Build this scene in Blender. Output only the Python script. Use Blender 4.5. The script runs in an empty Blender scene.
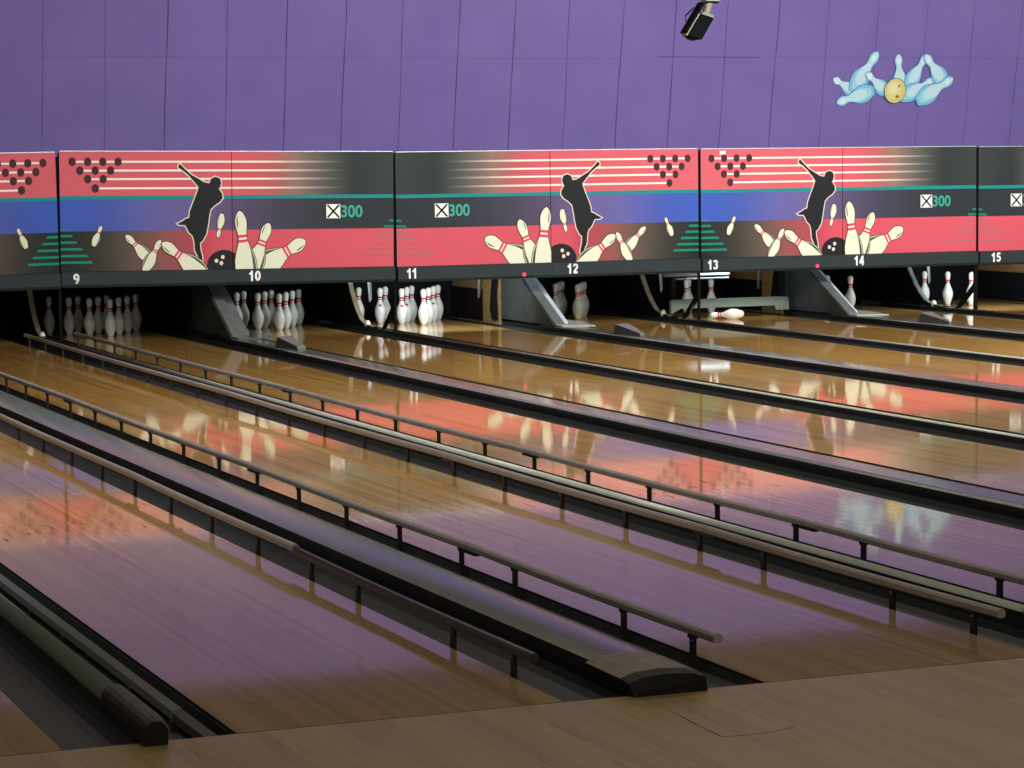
import bpy, bmesh, math, random
from mathutils import Vector, Matrix
random.seed(7)
C = bpy.context.scene.collection
SC = bpy.context.scene
PI = math.pi

# ---------------------------------------------------------------- layout constants (metres)
LW = 1.0668                     # lane width
NG, WG = 0.52752, 0.71434       # gap between lanes: narrow (between pairs), wide (ball return)
P = NG + WG + 2 * LW            # one pair of lanes
GUT = 0.235                     # gutter width
YM = 16.90                      # face of the masking units
YP = 18.288                     # head pin
YEND = 19.35
WALLY, WALLS = 19.55, 0.17      # back wall foot and its forward lean

def edge(l, s):
    k, odd = divmod(l - 9, 2)
    x = k * P + NG / 2 + (LW + WG if odd else 0)
    return x + (LW if s == 'R' else 0)

# ---------------------------------------------------------------- camera
f, yaw, pit, rol = 2576.338, 0.38358, 0.0854, -0.01176
F = Vector((math.sin(yaw) * math.cos(pit), math.cos(yaw) * math.cos(pit), -math.sin(pit)))
R = F.cross(Vector((0, 0, 1))).normalized(); U = R.cross(F)
R2 = math.cos(rol) * R + math.sin(rol) * U; U2 = -math.sin(rol) * R + math.cos(rol) * U
cd = bpy.data.cameras.new('camera'); cam = bpy.data.objects.new('camera', cd); C.objects.link(cam)
cam.matrix_world = Matrix(((R2.x, U2.x, -F.x, -5.18536), (R2.y, U2.y, -F.y, -7.37879), (R2.z, U2.z, -F.z, 1.6952), (0, 0, 0, 1)))
cd.sensor_fit = 'HORIZONTAL'; cd.sensor_width = 36; cd.lens = f / 1024 * 36; cd.clip_end = 200
SC.camera = cam
# ---------------------------------------------------------------- world, exposure, room lights
w = bpy.data.worlds.new('world'); SC.world = w; w.use_nodes = True
w.node_tree.nodes['Background'].inputs[0].default_value = (0.5, 0.52, 0.6, 1)
w.node_tree.nodes['Background'].inputs[1].default_value = 0.12
SC.view_settings.view_transform = 'Standard'; SC.view_settings.look = 'None'
SC.view_settings.exposure = 0.0; SC.view_settings.gamma = 1.0; SC.view_settings.use_curve_mapping = False

def area(name, loc, tgt, sx, sy, power, col=(1, 1, 1), spread=180):
    d = bpy.data.lights.new(name, 'AREA'); d.shape = 'RECTANGLE'; d.size = sx; d.size_y = sy
    d.energy = power; d.color = col; d.spread = math.radians(spread)
    o = bpy.data.objects.new(name, d); C.objects.link(o); o.location = loc
    o.rotation_euler = (Vector(tgt) - Vector(loc)).to_track_quat('-Z', 'Y').to_euler()
    return o
# rows of ceiling wash lamps in front of the masking units
area('wash_light_left', (0.0, 10.5, 3.6), (0.0, 17.5, 1.2), 6.0, 0.5, 92, (1.0, .97, .95))
area('wash_light_middle', (6.5, 10.5, 3.6), (6.5, 17.5, 1.2), 6.0, 0.5, 330, (1.0, .97, .93))
area('wash_light_right', (12.5, 10.5, 3.6), (12.5, 17.5, 1.2), 6.0, 0.5, 330, (1.0, .97, .93))
area('concourse_light', (-2.0, -5.0, 3.7), (-2.0, 0, 0), 8.0, 2.0, 190, (1.0, .88, .70))
area('lane_fill_near', (1.0, 4.6, 3.7), (1.0, 6.2, 0), 14.0, 1.2, 300, (1.0, .93, .84))  # added fill lamp that lifts the near lanes
area('lane_light_far', (5.0, 8.5, 3.7), (5.0, 11.5, 0), 16.0, 1.2, 560, (1.0, .95, .86))
# strip lamps over the pin decks, behind the masking units
for lane, pw in ((7, 1.2), (8, 1.5), (9, .4), (10, 1.0), (11, 30), (12, 3), (13, 7), (14, 3), (15, 30), (16, 5)):
    xc = edge(lane, 'L') + LW / 2
    area('pin_deck_light', (xc - .1, 17.15, 0.66), (xc, 18.6, 0.12), 1.0, 0.08, pw, (.82, .93, 1.0))

# ---------------------------------------------------------------- materials
def lin(c):
    return tuple((v / 255 / 12.92 if v / 255 <= .04045 else ((v / 255 + .055) / 1.055) ** 2.4) for v in c)
def mat(name, rgb, rough=.5, metal=0, spec=.5, noise=.12, nscale=30, bump=0, emit=0, coat=0, stretch=(1, 1, 1)):
    m = bpy.data.materials.new(name); m.use_nodes = True; nt = m.node_tree; b = nt.nodes['Principled BSDF']
    c = lin(rgb)
    tc = nt.nodes.new('ShaderNodeTexCoord'); mp = nt.nodes.new('ShaderNodeMapping'); mp.inputs['Scale'].default_value = stretch
    nz = nt.nodes.new('ShaderNodeTexNoise'); nz.inputs['Scale'].default_value = nscale; nz.inputs['Detail'].default_value = 4
    nt.links.new(tc.outputs['Object'], mp.inputs[0]); nt.links.new(mp.outputs[0], nz.inputs['Vector'])
    rp = nt.nodes.new('ShaderNodeValToRGB'); rp.color_ramp.elements[0].position = .3; rp.color_ramp.elements[1].position = .7
    rp.color_ramp.elements[0].color = (*[v * (1 - noise) for v in c], 1); rp.color_ramp.elements[1].color = (*[min(1, v * (1 + noise)) for v in c], 1)
    nt.links.new(nz.outputs['Fac'], rp.inputs[0]); nt.links.new(rp.outputs[0], b.inputs['Base Color'])
    b.inputs['Roughness'].default_value = rough; b.inputs['Metallic'].default_value = metal
    b.inputs['Specular IOR Level'].default_value = spec; b.inputs['Coat Weight'].default_value = coat
    if bump:
        bp = nt.nodes.new('ShaderNodeBump'); bp.inputs['Strength'].default_value = bump; bp.inputs['Distance'].default_value = .002
        nt.links.new(nz.outputs['Fac'], bp.inputs['Height']); nt.links.new(bp.outputs[0], b.inputs['Normal'])
    if emit:
        b.inputs['Emission Color'].default_value = (*c, 1); b.inputs['Emission Strength'].default_value = emit
    return m

def wood(name, ca, cb, rough, board=.0273, wav=.03, coat=0.0, grain=.25, spec=.5, dirt=0, heads=None):
    m = bpy.data.materials.new(name); m.use_nodes = True; nt = m.node_tree; N = nt.nodes.new; K = nt.links.new
    b = nt.nodes['Principled BSDF']
    tc = N('ShaderNodeTexCoord'); sp = N('ShaderNodeSeparateXYZ'); K(tc.outputs['Object'], sp.inputs[0])
    dv = N('ShaderNodeMath'); dv.operation = 'DIVIDE'; K(sp.outputs[0], dv.inputs[0]); dv.inputs[1].default_value = board
    fl = N('ShaderNodeMath'); fl.operation = 'FLOOR'; K(dv.outputs[0], fl.inputs[0])
    # board ends staggered: second key from y
    wn = N('ShaderNodeTexWhiteNoise'); wn.noise_dimensions = '1D'; K(fl.outputs[0], wn.inputs['W'])
    off = N('ShaderNodeMath'); off.operation = 'MULTIPLY_ADD'; K(wn.outputs['Value'], off.inputs[0]); off.inputs[1].default_value = 7.0; K(sp.outputs[1], off.inputs[2])
    dy = N('ShaderNodeMath'); dy.operation = 'DIVIDE'; K(off.outputs[0], dy.inputs[0]); dy.inputs[1].default_value = 2.3
    fy = N('ShaderNodeMath'); fy.operation = 'FLOOR'; K(dy.outputs[0], fy.inputs[0])
    cb2 = N('ShaderNodeCombineXYZ'); K(fl.outputs[0], cb2.inputs[0]); K(fy.outputs[0], cb2.inputs[1])
    w2 = N('ShaderNodeTexWhiteNoise'); w2.noise_dimensions = '2D'; K(cb2.outputs[0], w2.inputs['Vector'])
    mp = N('ShaderNodeMapping'); mp.inputs['Scale'].default_value = (60, 1.6, 1); K(tc.outputs['Object'], mp.inputs[0])
    nz = N('ShaderNodeTexNoise'); nz.inputs['Scale'].default_value = 1.0; nz.inputs['Detail'].default_value = 5; K(mp.outputs[0], nz.inputs['Vector'])
    mx = N('ShaderNodeMath'); mx.operation = 'MULTIPLY_ADD'; K(nz.outputs['Fac'], mx.inputs[0]); mx.inputs[1].default_value = grain * 2
    ad = N('ShaderNodeMath'); ad.operation = 'MULTIPLY'; K(w2.outputs['Value'], ad.inputs[0]); ad.inputs[1].default_value = 1 - grain
    K(ad.outputs[0], mx.inputs[2])
    rp = N('ShaderNodeValToRGB'); rp.color_ramp.elements[0].color = (*lin(ca), 1); rp.color_ramp.elements[1].color = (*lin(cb), 1)
    rp.color_ramp.elements[0].position = .1; rp.color_ramp.elements[1].position = 1.0
    K(mx.outputs[0], rp.inputs[0])
    last = rp.outputs[0]
    if heads:     # paler maple boards up to the arrows, spliced finger-wise into the amber boards beyond
        r2 = N('ShaderNodeValToRGB'); r2.color_ramp.elements[0].color = (*lin(heads[0]), 1); r2.color_ramp.elements[1].color = (*lin(heads[1]), 1)
        K(mx.outputs[0], r2.inputs[0])
        md = N('ShaderNodeMath'); md.operation = 'MULTIPLY_ADD'; K(wn.outputs['Value'], md.inputs[0]); md.inputs[1].default_value = 1.6; md.inputs[2].default_value = 4.6
        gt = N('ShaderNodeMapRange'); K(sp.outputs[1], gt.inputs['Value'])
        sb = N('ShaderNodeMath'); sb.operation = 'SUBTRACT'; K(md.outputs[0], sb.inputs[0]); sb.inputs[1].default_value = 1.5
        K(sb.outputs[0], gt.inputs['From Min']); K(md.outputs[0], gt.inputs['From Max'])
        m0 = N('ShaderNodeMix'); m0.data_type = 'RGBA'; K(gt.outputs[0], m0.inputs['Factor']); K(r2.outputs[0], m0.inputs['A']); K(last, m0.inputs['B']); last = m0.outputs['Result']
    if dirt:
        mp3 = N('ShaderNodeMapping'); mp3.inputs['Scale'].default_value = (9, .8, 1); K(tc.outputs['Object'], mp3.inputs[0])
        n3 = N('ShaderNodeTexNoise'); n3.inputs['Scale'].default_value = 2.2; n3.inputs['Detail'].default_value = 8; n3.inputs['Roughness'].default_value = .7; K(mp3.outputs[0], n3.inputs['Vector'])
        r3 = N('ShaderNodeValToRGB'); r3.color_ramp.elements[0].position = .32; r3.color_ramp.elements[1].position = .44
        r3.color_ramp.elements[0].color = (1 - dirt,) * 3 + (1,); r3.color_ramp.elements[1].color = (1, 1, 1, 1)
        K(n3.outputs['Fac'], r3.inputs[0])
        mm = N('ShaderNodeMix'); mm.data_type = 'RGBA'; mm.blend_type = 'MULTIPLY'; mm.inputs['Factor'].default_value = 1
        K(last, mm.inputs['A']); K(r3.outputs[0], mm.inputs['B']); last = mm.outputs['Result']
    K(last, b.inputs['Base Color'])
    mp2 = N('ShaderNodeMapping'); mp2.inputs['Scale'].default_value = (14, 5, 1); K(tc.outputs['Object'], mp2.inputs[0])
    n2 = N('ShaderNodeTexNoise'); n2.inputs['Scale'].default_value = 1.0; n2.inputs['Detail'].default_value = 3; K(mp2.outputs[0], n2.inputs['Vector'])
    bp = N('ShaderNodeBump'); bp.inputs['Strength'].default_value = wav; bp.inputs['Distance'].default_value = .01
    K(n2.outputs['Fac'], bp.inputs['Height']); K(bp.outputs[0], b.inputs['Normal'])
    b.inputs['Roughness'].default_value = rough; b.inputs['Coat Weight'].default_value = coat; b.inputs['Coat Roughness'].default_value = .05
    b.inputs['Specular IOR Level'].default_value = spec
    return m

M = {}
M['lane'] = wood('lane_wood', (150, 110, 54), (200, 158, 92), .05, wav=.015, spec=.48, grain=.34, heads=((156, 128, 92), (188, 158, 118)))
M['approach'] = wood('approach_wood', (146, 124, 80), (182, 158, 108), .32, board=.055, wav=.05, spec=.35, grain=.45, dirt=.3)
M['arrow'] = mat('arrow_brown', (92, 62, 40), .2)
M['lane_side'] = mat('lane_side_paint', (26, 24, 22), .6)
M['gutter'] = mat('gutter_grey', (46, 53, 52), .42, noise=.15, nscale=6)
M['div_base'] = mat('division_black', (20, 21, 23), .5)
M['cap'] = mat('capping_grey', (112, 120, 116), .15, noise=.06, nscale=5, spec=.7)
M['cap_pale'] = mat('tube_capping', (205, 214, 204), .22, noise=.06, nscale=5, spec=.6)
M['cap_side'] = mat('capping_edge_dark', (22, 23, 26), .45)
M['rubber'] = mat('black_rubber', (9, 9, 9), .6, spec=.3)
M['rubber_worn'] = mat('worn_brown_rubber', (62, 50, 44), .55, noise=.3, nscale=14)
M['worn'] = mat('worn_capping_patch', (120, 112, 70), .35, noise=.25, nscale=20)
M['rail'] = mat('rail_grey_brown', (150, 144, 138), .35, noise=.15, nscale=8, stretch=(1, .3, 1))
M['rail_dark'] = mat('rail_dark', (52, 48, 46), .3, noise=.15, nscale=8)
M['post'] = mat('post_dark', (30, 29, 30), .4)
M['bolt'] = mat('bolt_steel', (190, 190, 190), .25, metal=1)
M['steel'] = mat('steel', (185, 195, 205), .3, metal=.9)
M['pin'] = mat('pin_white', (232, 232, 224), .25, noise=.03, coat=.3)
M['pin_red'] = mat('pin_red', (190, 30, 36), .3, noise=.05)
M['pin_old'] = mat('pin_scuffed', (205, 200, 184), .4, noise=.25, nscale=25)
M['black'] = mat('matte_black', (10, 10, 11), .8, spec=.15)
M['maroon'] = mat('maroon_curtain', (20, 7, 9), .9, spec=.1)
M['ply'] = mat('plywood', (128, 98, 56), .6, noise=.2, nscale=6, stretch=(1, 1, 6))
M['tan'] = mat('tan_edge', (140, 125, 98), .55, noise=.2, nscale=20)
M['hood_grey'] = mat('hood_grey', (108, 114, 114), .4, noise=.2, nscale=9)
M['hood_dark'] = mat('hood_dark', (50, 54, 54), .5, noise=.3, nscale=7)
M['hood_blue'] = mat('hood_strip', (205, 220, 240), .25, noise=.08, nscale=9)
M['strip'] = mat('bumper_strip_grey', (44, 54, 57), .6, spec=.15, noise=.25, nscale=90, bump=.3)
M['white'] = mat('white_vinyl', (238, 240, 238), .5, noise=.02)
M['sweep'] = mat('sweep_grey_green', (90, 102, 94), .5, noise=.12, nscale=20)
M['wall_dark'] = mat('wall_dark', (60, 52, 66), .8)
M['ceil'] = mat('ceiling_tile', (128, 126, 116), .9)
M['tube'] = mat('lamp_tube', (215, 240, 255), .3, emit=1.6)
M['led'] = mat('status_red', (225, 60, 95), .4, emit=.35)
M['spot_black'] = mat('spot_black', (7, 6, 6), .9, spec=.1)
M['spot_green'] = mat('spot_pale', (105, 118, 110), .45)
M['spot_cream'] = mat('spot_cream', (100, 92, 80), .45)
M['carpet'] = mat('subfloor_dark', (22, 22, 24), .8)

# printed graphics: colour attribute painted per face corner
def print_mat(name, rough):
    m = bpy.data.materials.new(name); m.use_nodes = True; nt = m.node_tree; b = nt.nodes['Principled BSDF']
    a = nt.nodes.new('ShaderNodeAttribute'); a.attribute_name = 'Ink'
    tc = nt.nodes.new('ShaderNodeTexCoord'); nz = nt.nodes.new('ShaderNodeTexNoise'); nz.inputs['Scale'].default_value = 70; nz.inputs['Detail'].default_value = 3
    nt.links.new(tc.outputs['Object'], nz.inputs['Vector'])
    mr = nt.nodes.new('ShaderNodeMapRange'); mr.inputs['To Min'].default_value = .9; mr.inputs['To Max'].default_value = 1.08
    nt.links.new(nz.outputs['Fac'], mr.inputs['Value'])
    vm = nt.nodes.new('ShaderNodeVectorMath'); vm.operation = 'SCALE'
    nt.links.new(a.outputs['Color'], vm.inputs[0]); nt.links.new(mr.outputs[0], vm.inputs['Scale'])
    nt.links.new(vm.outputs[0], b.inputs['Base Color']); b.inputs['Roughness'].default_value = rough; b.inputs['Specular IOR Level'].default_value = .12
    return m
M['print'] = print_mat('printed_vinyl', .5)
M['decal'] = print_mat('wall_print', .6)

def wall_mat():
    m = bpy.data.materials.new('purple_wall'); m.use_nodes = True; nt = m.node_tree; b = nt.nodes['Principled BSDF']; N = nt.nodes.new; K = nt.links.new
    tc = N('ShaderNodeTexCoord'); nz = N('ShaderNodeTexNoise'); nz.inputs['Scale'].default_value = 1.6; nz.inputs['Detail'].default_value = 6
    K(tc.outputs['Object'], nz.inputs['Vector'])
    rp = N('ShaderNodeValToRGB'); rp.color_ramp.elements[0].position = .3; rp.color_ramp.elements[1].position = .7
    rp.color_ramp.elements[0].color = (*lin((120, 103, 176)), 1); rp.color_ramp.elements[1].color = (*lin((128, 110, 182)), 1)
    K(nz.outputs['Fac'], rp.inputs[0]); K(rp.outputs[0], b.inputs['Base Color']); b.inputs['Roughness'].default_value = .75
    n2 = N('ShaderNodeTexNoise'); n2.inputs['Scale'].default_value = 60; K(tc.outputs['Object'], n2.inputs['Vector'])
    bp = N('ShaderNodeBump'); bp.inputs['Strength'].default_value = .15; bp.inputs['Distance'].default_value = .004
    K(n2.outputs['Fac'], bp.inputs['Height']); K(bp.outputs[0], b.inputs['Normal'])
    return m
M['wall'] = wall_mat()
M['seam'] = mat('seam_dark', (76, 56, 116), .8)

# ---------------------------------------------------------------- mesh builder
class MB:
    def __init__(s): s.v = []; s.f = []; s.m = []; s.c = []
    def face(s, pts, mi=0, cols=None):
        i = len(s.v); s.v += [tuple(p) for p in pts]; s.f.append(tuple(range(i, i + len(pts)))); s.m.append(mi)
        s.c.append(cols if cols else [(1, 1, 1)] * len(pts))
    def box(s, x0, x1, y0, y1, z0, z1, mi=0):
        c = [(x0, y0, z0), (x1, y0, z0), (x1, y1, z0), (x0, y1, z0), (x0, y0, z1), (x1, y0, z1), (x1, y1, z1), (x0, y1, z1)]
        for q in ((0, 3, 2, 1), (4, 5, 6, 7), (0, 1, 5, 4), (1, 2, 6, 5), (2, 3, 7, 6), (3, 0, 4, 7)): s.face([c[i] for i in q], mi)
        return s
    def prism(s, prof, a0, a1, axis='y', mi=0, mside=None):
        """closed profile swept along an axis; prof are the other two coordinates in order"""
        def pt(p, a):
            return {'x': (a, p[0], p[1]), 'y': (p[0], a, p[1]), 'z': (p[0], p[1], a)}[axis]
        n = len(prof)
        for i in range(n):
            j = (i + 1) % n
            mm = mside[i] if mside else mi
            s.face([pt(prof[i], a0), pt(prof[j], a0), pt(prof[j], a1), pt(prof[i], a1)], mm)
        s.face([pt(q, a0) for q in prof][::-1], mi); s.face([pt(q, a1) for q in prof], mi)
        return s
    def tube(s, pts, r, n=10, mi=0):
        rings = []
        for i, p in enumerate(pts):
            p = Vector(p); d = (Vector(pts[min(i + 1, len(pts) - 1)]) - Vector(pts[max(i - 1, 0)])).normalized()
            a = d.cross(Vector((0, 0, 1)) if abs(d.z) < .9 else Vector((1, 0, 0))).normalized(); b = a.cross(d)
            rr = r[i] if isinstance(r, (list, tuple)) else r
            rings.append([p + a * rr * math.cos(2 * PI * k / n) + b * rr * math.sin(2 * PI * k / n) for k in range(n)])
        for A, B in zip(rings, rings[1:]):
            for k in range(n): s.face([A[k], A[(k + 1) % n], B[(k + 1) % n], B[k]], mi)
        s.face(rings[0][::-1], mi); s.face(rings[-1], mi)
        return s
    def build(s, name, mats, parent=None, bevel=0, smooth=False, ink=False, loc=None):
        me = bpy.data.meshes.new(name); me.from_pydata(s.v, [], s.f); me.update()
        mats = mats if isinstance(mats, (list, tuple)) else [mats]
        for q in mats: me.materials.append(M[q] if isinstance(q, str) else q)
        for p, mi in zip(me.polygons, s.m): p.material_index = mi
        if ink:
            at = me.color_attributes.new('Ink', 'FLOAT_COLOR', 'CORNER'); k = 0
            for cl in s.c:
                for c in cl: at.data[k].color = (*lin(c), 1); k += 1
        bm = bmesh.new(); bm.from_mesh(me)
        if not ink: bmesh.ops.remove_doubles(bm, verts=bm.verts, dist=1e-5)
        bmesh.ops.recalc_face_normals(bm, faces=bm.faces)
        if bevel:
            ed = [e for e in bm.edges if len(e.link_faces) == 2 and e.calc_face_angle(0) > .5]
            bmesh.ops.bevel(bm, geom=ed, offset=bevel, segments=2, affect='EDGES', profile=.5, clamp_overlap=True)
        bm.to_mesh(me); bm.free()
        if smooth:
            for p in me.polygons: p.use_smooth = True
        o = bpy.data.objects.new(name, me); C.objects.link(o)
        if parent: o.parent = parent
        if loc: o.location = loc
        return o

def tag(o, label=None, cat=None, group=None, kind=None):
    if label: o['label'] = label
    if cat: o['category'] = cat
    if group: o['group'] = group
    if kind: o['kind'] = kind
    return o
def empty(name, loc, label, cat, group=None):
    o = bpy.data.objects.new(name, None); C.objects.link(o); o.location = loc; o.empty_display_size = .1
    return tag(o, label, cat, group)
def struct(name, mb, mats, **k): return tag(mb.build(name, mats, **k), kind='structure')

# ---------------------------------------------------------------- room shell
mb = MB(); mb.box(-14, 24, -14, -0.006, -.12, 0); struct('floor', mb, 'approach')
mb = MB(); mb.box(-14, 24, -0.03, 20.2, -.30, -.20); struct('floor_under_lanes', mb, 'carpet')
mb = MB(); mb.box(-14, 24, -0.006, 0.0, -.12, -.004); struct('trim_1', mb, 'black')        # foul line joint
# approach floor left and right of the lanes built here
mb = MB(); mb.box(-14, edge(5, 'L') - .4, 0.0, 20.2, -.12, .02); struct('floor_left', mb, 'carpet')
mb = MB(); mb.box(edge(16, 'R') + .4, 24, 0.0, 20.2, -.12, .02); struct('floor_right', mb, 'carpet')
ZC = 3.86
mb = MB(); mb.box(-14, 24, -14, 20.2, ZC, ZC + .1); struct('ceiling', mb, 'ceil')
# back wall: upright foot behind the pin decks, panels above leaning forward
def wy(z): return WALLY - WALLS * (z - 1.88)
mb = MB(); prof = [(WALLY, -.2), (WALLY, 1.7), (wy(1.7), 1.7), (wy(ZC), ZC), (20.2, ZC), (20.2, -.2)]
mb.prism([(WALLY + .03, -.2), (wy(1.7), 1.7), (wy(ZC), ZC), (20.2, ZC), (20.2, -.2)], -14, 24, 'x', 0)
struct('wall_back', mb, 'wall')
mb = MB()
for i in range(-8, 30):
    x = .41 + .6575 * i; wob = .008 * math.sin(i * 2.3)
    wd = .005 if (i % 3) else .0032
    if i in (0, 1, 14, 15, 16, 17): wd = .0025
    ztop = ZC - .01
    n = 7
    for k in range(n):
        z0 = 1.75 + (ztop - 1.75) * k / n; z1 = 1.75 + (ztop - 1.75) * (k + 1) / n
        a = wd * (.55 + .6 * abs(math.sin(i * 1.7 + k))); x0 = x + wob * math.sin(k * .9); x1 = x + wob * math.sin((k + 1) * .9)
        mb.face([(x0 - a, wy(z0) - .002, z0), (x0 + a, wy(z0) - .002, z0), (x1 + a, wy(z1) - .002, z1), (x1 - a, wy(z1) - .002, z1)])
for (x0, x1, z, a) in ((-5, 7.4, 2.86, .0012), (7.45, 8.75, 2.885, .004), (8.8, 14, 2.89, .0015)):
    mb.face([(x0, wy(z) - .002, z - a), (x1, wy(z) - .002, z - a), (x1, wy(z) - .002, z + a), (x0, wy(z) - .002, z + a)])
struct('trim_2', mb, 'seam')
mb = MB(); mb.box(-14.1, -14, -14, 20.2, -.2, ZC); struct('wall_left', mb, 'wall_dark')
mb = MB(); mb.box(24, 24.1, -14, 20.2, -.2, ZC); struct('wall_right', mb, 'wall_dark')
mb = MB(); mb.box(-14, 24, -14.1, -14, -.2, ZC); struct('wall_front', mb, 'wall_dark')
# pin pits: unseen cover added to block lamp light, and the black curtain
mb = MB(); mb.box(-14, 24, YM + .12, WALLY + .02, .95, 1.0); struct('pit_light_blocker', mb, 'black')
mb = MB(); mb.box(-14, 24, 19.42, 19.46, -.15, .95); struct('wall_of_pits', mb, 'black')

# small cracks and scratches in the approach boards
mb = MB()
def crack(pts, wdt=.003):
    for a, b in zip(pts, pts[1:]):
        a = Vector((*a, .0006)); b = Vector((*b, .0006)); n = (b - a).cross(Vector((0, 0, 1))).normalized() * wdt
        mb.face([a - n * .4, b - n, b + n, a + n * .4])
crack([(-1.80, -.27), (-1.812, -.48), (-1.818, -.655)], .0028)
crack([(-1.818, -.655), (-1.74, -.668), (-1.665, -.665), (-1.56, -.63)], .0028)
for i in range(46):
    x = random.uniform(-4.2, 1.2); y = random.uniform(-1.2, -.05); l = random.uniform(.05, .3)
    crack([(x, y), (x + .003, y + l * .5), (x + .001, min(y + l, -.012))], random.uniform(.0004, .0011))
struct('trim_3', mb, mat('approach_scratches', (58, 44, 30), .7))

# ---------------------------------------------------------------- lanes
ORD = {5: 'far left of the hall', 6: 'cut off by the bottom left corner', 7: 'in the left foreground', 8: 'between the two inner bumper rails'}
arrow = [(.152, 4.37), (.288, 4.53), (.43, 4.68), (.564, 4.82), (.712, 4.67), (.84, 4.53), (.975, 4.37)]
def lane(l):
    x = edge(l, 'L'); mb = MB()
    c = [(0, 0, -.10), (LW, 0, -.10), (LW, YEND, -.10), (0, YEND, -.10), (0, 0, 0), (LW, 0, 0), (LW, YEND, 0), (0, YEND, 0)]
    for q, mi in (((0, 3, 2, 1), 1), ((4, 5, 6, 7), 0), ((0, 1, 5, 4), 1), ((1, 2, 6, 5), 1), ((2, 3, 7, 6), 1), ((3, 0, 4, 7), 1)): mb.face([c[i] for i in q], mi)
    for ax, ay in arrow:
        mb.face([(ax - .007, ay - .05, .0006), (ax, ay - .045, .0006), (ax, ay + .07, .0006)], 2)
        mb.face([(ax, ay - .045, .0006), (ax + .007, ay - .05, .0006), (ax, ay + .07, .0006)], 2)
    lab = {5: 'polished wooden lane furthest left, beyond the bottom left corner',
           6: 'polished wooden lane in the bottom left corner beside the round pale capping',
           7: 'polished wooden lane in the left foreground between pale round capping and wide grey capping',
           8: 'polished wooden lane with raised bumper rails along both sides'}.get(l)
    if not lab: lab = 'polished wooden lane below the %s' % {9: 'figure nine, left of a full rack', 10: 'figure ten, between grey hood and full rack', 11: 'figure eleven with the brightest full rack', 12: 'figure twelve, dim half rack beside sloping blue hood', 13: 'figure thirteen, with the sweep bar and fallen pin', 14: 'figure fourteen, with one pin beside the hood', 15: 'figure fifteen, with three bright pins', 16: 'panel beyond the right picture edge'}[l]
    return tag(mb.build('bowling_lane', ['lane', 'lane_side', 'arrow'], loc=(x, 0, 0)), lab, 'bowling lane', 'polished wooden bowling lanes')
for l in range(5, 17): lane(l)

# ---------------------------------------------------------------- divisions with their gutters
def gutter(x0, y0, y1, parent, rx):
    n = 10; mb = MB(); w_ = GUT
    top = []
    for i in range(n + 1):
        a = PI * i / n; top.append((x0 + w_ / 2 - w_ / 2 * .97 * math.cos(a) - rx, -.012 - .075 * math.sin(a) ** .8))
    prof = [(x0 - rx, -.012)] + top + [(x0 + w_ - rx, -.012), (x0 + w_ - rx, -.11), (x0 - rx, -.11)]
    mb.prism(prof, y0, y1)
    return mb.build('gutter', 'gutter', parent)
WLAB = {6: '', 8: 'wide domed grey capping between the two left foreground lanes, black end on the approach'}
def wide_div(lr):              # gap right of odd lane lr
    xa, xb = edge(lr, 'R'), edge(lr + 1, 'L'); cx = (xa + xb) / 2
    lab = {5: 'wide grey lane capping furthest left, beyond the picture corner',
           7: 'wide grey capping with black front cap lying between the two left foreground lanes',
           9: 'wide flat grey capping with gutters between lanes nine and ten',
           11: 'wide flat grey capping with gutters between lanes eleven and twelve',
           13: 'wide flat grey capping with gutters between lanes thirteen and fourteen',
           15: 'wide flat grey capping with gutters right of lane fifteen'}[lr]
    t = empty('lane_division', (cx, 0, -.2), lab, 'lane divider', 'dividers between the lanes')
    def L(m, n_, mt, **k):
        o = m.build(n_, mt, t, **k); o.location.z = .2; return o
    h = .122
    for x0 in (xa, xb - GUT):
        o = gutter(x0 + (.001 if x0 == xa else -.001), 0.001, 19.3, t, cx); o.location.z = .2
    L(MB().box(-h + .012, h - .012, .12, 18.9, -.2, .028), 'base', 'div_base')
    zt = .066 if lr == 7 else .052
    rise = .010 if lr == 7 else .010
    arc = [(-h + 2 * h * i / 24, zt - rise * (abs(2 * i / 24 - 1) ** (2.2 if lr == 7 else 7))) for i in range(25)]
    prof = [(-h, .018)] + arc + [(h, .018)]
    o = L(MB().prism(prof, .30, 16.95, mside=[1] + [0] * 24 + [1, 1]), 'capping', ['cap', 'cap_side'])
    # front end cap: black block leaning out over the approach
    mb = MB()
    e = .140
    def ring(y, dz, ins, z0=.001):
        hz = max(.008, zt + dz)
        return [(-e + ins, y, z0), (-e + ins, y, hz - .022 if hz > .03 else .006), (-e * .62, y, hz - .006), (0, y, hz), (e * .62, y, hz - .006), (e - ins, y, hz - .022 if hz > .03 else .006), (e - ins, y, z0)]
    A = ring(.33, .006, .001); B = ring(.05, .003, 0); D = ring(-.012, -.004, .004); G = ring(-.040, -.040, .010)
    for i in range(6):
        mb.face([A[i], A[i + 1], B[i + 1], B[i]], 1 if 1 <= i <= 4 else 0); mb.face([B[i], B[i + 1], D[i + 1], D[i]], 0); mb.face([D[i], D[i + 1], G[i + 1], G[i]], 0)
    mb.face([A[0], B[0], B[6], A[6]]); mb.face([B[0], D[0], D[6], B[6]]); mb.face([D[0], G[0], G[6], D[6]]); mb.face(G); mb.face(A)
    L(mb, 'end_cap', ['rubber', 'worn'])
    return t
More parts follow.
